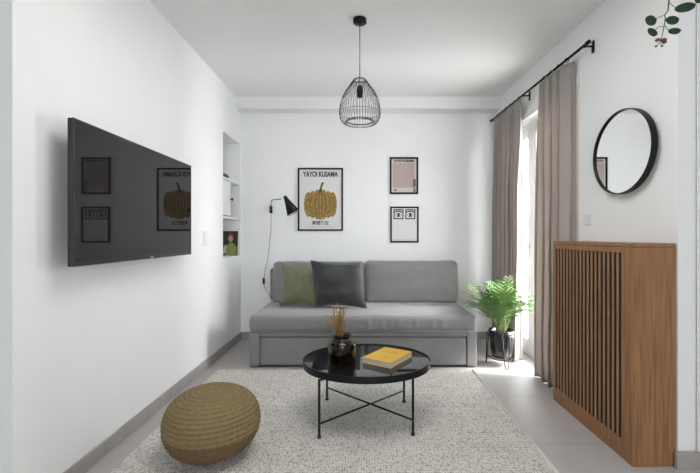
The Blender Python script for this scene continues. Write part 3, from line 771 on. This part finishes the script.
# ------------------------------------------------------------ round mirror
def mirror():
    cy, cz = 2.362, 1.650; ay, az = 0.268, 0.247
    t = thing('round_mirror', 'round black-framed mirror hung on the right wall above the radiator cover', 'mirror', (XR, cy, cz))
    b = B(); n = 96; pr = [(0, 0), (0, -0.034), (-0.006, -0.034), (-0.006, -0.024), (-0.006, 0)]
    rings = []
    for k in range(n):
        a = 2*PI*k/n; rings.append([b.verts.new((dx-0.001, (ay+dr)*math.cos(a), (az+dr)*math.sin(a))) for dr, dx in pr])
    for k in range(n):
        for q in range(len(pr)):
            A, D = rings[k], rings[(k+1) % n]; q2 = (q+1) % len(pr); b.faces.new((A[q], A[q2], D[q2], D[q]))
    obj('frame', b, BLACK, t)
    turn(t); t.rotation_euler.z = 0; t.location.x -= 0.009
    g = B(); f = g.faces.new([g.verts.new((-0.024, (ay-0.006)*math.cos(2*PI*k/n), (az-0.006)*math.sin(2*PI*k/n))) for k in range(n)])
    r = bmesh.ops.extrude_face_region(g, geom=[f])
    for v in r['geom']:
        if isinstance(v, bmesh.types.BMVert): v.co.x = -0.006
    obj('mirror_glass', g, MIR, t)
mirror()

# ------------------------------------------------------------ potted palm on stand
def palm():
    s = 112.0; x = (503.2-VX)/s-0.015; y = F/s; zp = 0.075
    st = thing('plant_stand', 'black wire hairpin plant stand on the floor beside the sofa', 'plant stand', (x, y, 0))
    obj('ring', tube(B(), [(0.118*math.cos(a), 0.118*math.sin(a), 0.295) for a in [2*PI*k/40 for k in range(40)]], 0.004, 8, closed=True), BLACK, st, True)
    obj('support_ring', tube(B(), [(0.088*math.cos(a), 0.088*math.sin(a), 0.068) for a in [2*PI*k/40 for k in range(40)]], 0.004, 8, closed=True), BLACK, st, True)
    for k in range(3):
        a = -PI/2+2*PI*k/3; u = Vector((math.cos(a), math.sin(a), 0)); w = Vector((-math.sin(a), math.cos(a), 0)); b = B()
        pts = [u*0.118+w*0.035+Vector((0, 0, 0.295)), u*0.130+w*0.018+Vector((0, 0, 0.06)), u*0.134+w*0.012+Vector((0, 0, 0.012)), u*0.135+Vector((0, 0, 0.004)),
               u*0.134-w*0.012+Vector((0, 0, 0.012)), u*0.130-w*0.018+Vector((0, 0, 0.06)), u*0.118-w*0.035+Vector((0, 0, 0.295))]
        tube(b, pts, 0.004, 8)
        tube(b, [u*0.131+w*0.018+Vector((0, 0, 0.068)), u*0.088+Vector((0, 0, 0.068)), u*0.131-w*0.018+Vector((0, 0, 0.068))], 0.003, 6)
        obj('leg', b, BLACK, st, True)
    t = thing('potted_palm', 'leafy green parlour palm in a black pot on the wire stand', 'plant', (x, y, zp))
    pr = [(0, 0), (0.070, 0), (0.080, 0.006), (0.095, 0.08), (0.108, 0.20), (0.112, 0.245), (0.106, 0.247), (0.100, 0.205), (0.088, 0.08), (0.07, 0.012), (0, 0.01)]
    obj('pot', lathe(B(), pr, 48), POT, t, True)
    obj('soil', lathe(B(), [(0, 0.215), (0.06, 0.213), (0.099, 0.208), (0.099, 0.2), (0, 0.2)], 32), SOIL, t, True)
    rr = random.Random(5)
    for k in range(58):
        az = rr.uniform(0, 2*PI); lean = rr.uniform(0.1, 1.0)**0.65; ln = rr.uniform(0.36, 0.60)
        base = Vector((rr.uniform(-0.035, 0.035), rr.uniform(-0.035, 0.035), 0.205))
        reach = 0.34*lean
        if math.cos(az) > 0: reach *= 1-0.15*math.cos(az)
        tip = base+Vector((math.cos(az)*reach, math.sin(az)*reach, ln*(1.02-0.40*lean)))
        mid = base.lerp(tip, 0.5)+Vector((-math.cos(az)*0.10*lean*0.6, -math.sin(az)*0.10*lean*0.6, 0.07*lean+0.02))
        pts = []
        for q in range(15):
            f = q/14; pts.append(base*(1-f)**2+mid*2*f*(1-f)+tip*f*f)
        sb = B(); tube(sb, pts, [0.0028*(1-0.75*q/14) for q in range(15)], 5)
        for v in sb.verts:
            if v.co.y+y > 3.54 or v.co.y+y < 3.36: v.co.x = min(v.co.x, RX-0.085-x)
        fr = obj('frond', sb, STEM, t, True)
        lb = B()
        for q in range(5, 15):
            d = (pts[min(q+1, 14)]-pts[q-1]).normalized(); sd = d.cross(Vector((0, 0, 1)))
            sd = sd.normalized() if sd.length > 1e-3 else Vector((1, 0, 0)); up = sd.cross(d).normalized()
            L = 0.105*math.sin(PI*min(1, (q-3)/12.5))*rr.uniform(0.8, 1.15)+0.02
            for sg in (-1, 1):
                dirv = (d*0.75+sd*sg*0.85+up*rr.uniform(-0.15, 0.2)).normalized()
                wv = dirv.cross(up).normalized()*0.0062
                p = pts[q]; a1 = p+dirv*L*0.35; a2 = p+dirv*L*0.7-Vector((0, 0, 0.006)); e = p+dirv*L-Vector((0, 0, 0.018))
                V = [lb.verts.new(c) for c in (p, a1+wv, a2+wv*0.8, e, a2-wv*0.8, a1-wv, a1-up*0.0015, a2-up*0.0015)]
                lb.faces.new((V[0], V[1], V[6])); lb.faces.new((V[1], V[2], V[7], V[6])); lb.faces.new((V[2], V[3], V[7]))
                lb.faces.new((V[0], V[6], V[5])); lb.faces.new((V[6], V[7], V[4], V[5])); lb.faces.new((V[7], V[3], V[4]))
        for v in lb.verts:
            if v.co.y+y > 3.54 or v.co.y+y < 3.36: v.co.x = min(v.co.x, RX-0.085-x)
        obj('leaflets', lb, PALM, fr)
palm()

# ------------------------------------------------------------ eucalyptus sprig hanging at the upper right
def sprig():
    s = 262.0; o = P(668.5, 0, s); y = o.y
    t = thing('eucalyptus_branch', 'green eucalyptus branch hanging down in the upper right corner', 'plant', (o.x, y, H))
    def Q(px, py, dy=0): p = P(px, py, s); return Vector((p.x-o.x, dy, p.z-H))
    tw = B()
    main = [Vector((0.02, 0, 0)), Vector((0.012, 0, -0.3)), Q(669, 0), Q(668, 10.5), Q(664.8, 14.8), Q(665.3, 19), Q(663.8, 27.5), Q(662, 36), Q(659.5, 43.3)]
    tube(tw, main, [0.004, 0.0035, 0.003, 0.0025, 0.0022, 0.002, 0.0018, 0.0015, 0.001], 6)
    for a in ([Q(668.6, 2), Q(673, 6), Q(676, 8)], [Q(665, 14.6), Q(660, 17), Q(656, 18.6)], [Q(665.3, 18), Q(667, 20)], [Q(663.8, 27), Q(659, 26.5), Q(655.8, 29.5)], [Q(664.2, 25), Q(667, 28.5), Q(669, 31)], [Q(661, 39), Q(663.5, 40)], [Q(661, 38.5), Q(657, 40)], [Q(659.5, 43), Q(656, 46.5)], [Q(659.8, 43), Q(662.3, 46)]):
        tube(tw, a, 0.0012, 5)
    obj('twig', tw, TWIG, t, True)
    for (cx, cy, L, Wd, ang, dy, tilt) in ((651.1, 20, 12, 10.8, 8, 0.0, 0.1), (670.6, 21.2, 14.5, 9.2, 10, -0.01, 0.2), (652.8, 31.5, 11.5, 8, -25, 0.0, 0.2), (674.8, 30.6, 14.5, 6.6, 8, 0.0, 0.3), (685.3, 7, 23.5, 9.5, 16, 0.0, 0.2), (699, -1, 9, 7, 0, 0, 0)):
        b = B(); c = Q(cx, cy, dy); a = math.radians(ang); nU, nV = 10, 6; g = {}
        for i in range(nU+1):
            for j in range(nV+1):
                u = -1+2*i/nU; v = -1+2*j/nV
                hw = (max(0, 1-abs(u)**2.3))**0.6*(1+0.12*u)
                lx = u*L/2/s; lz = v*hw*Wd/2/s
                g[i, j] = b.verts.new((lx*math.cos(a)-lz*math.sin(a), 0.12*lz*math.sin(tilt*9)+0.004*abs(v)*hw+0.25*tilt*lx, lx*math.sin(a)+lz*math.cos(a)))
        for i in range(nU):
            for j in range(nV): b.faces.new((g[i, j], g[i+1, j], g[i+1, j+1], g[i, j+1]))
        bmesh.ops.remove_doubles(b, verts=b.verts, dist=1e-5)
        q = obj('leaf', b, EUC, t, True, loc=c); m = q.modifiers.new('s', 'SOLIDIFY'); m.thickness = 0.0008
    for (cx, cy, r) in ((657.6, 40, 2.4), (663.5, 40.2, 2.8), (664.4, 42, 2.2), (656, 46.3, 1.3), (662, 46, 1.3)):
        b = B(); bmesh.ops.create_icosphere(b, subdivisions=2, radius=r/s); 
        for v in b.verts: v.co.z *= 0.75
        obj('bud', b, EUCB, t, True, loc=Q(cx, cy))
    obj('ceiling_hook', tube(B(), [(0.02, 0, 0), (0.02, 0, -0.02)], 0.006, 8), WHITEP, t, True)
sprig()
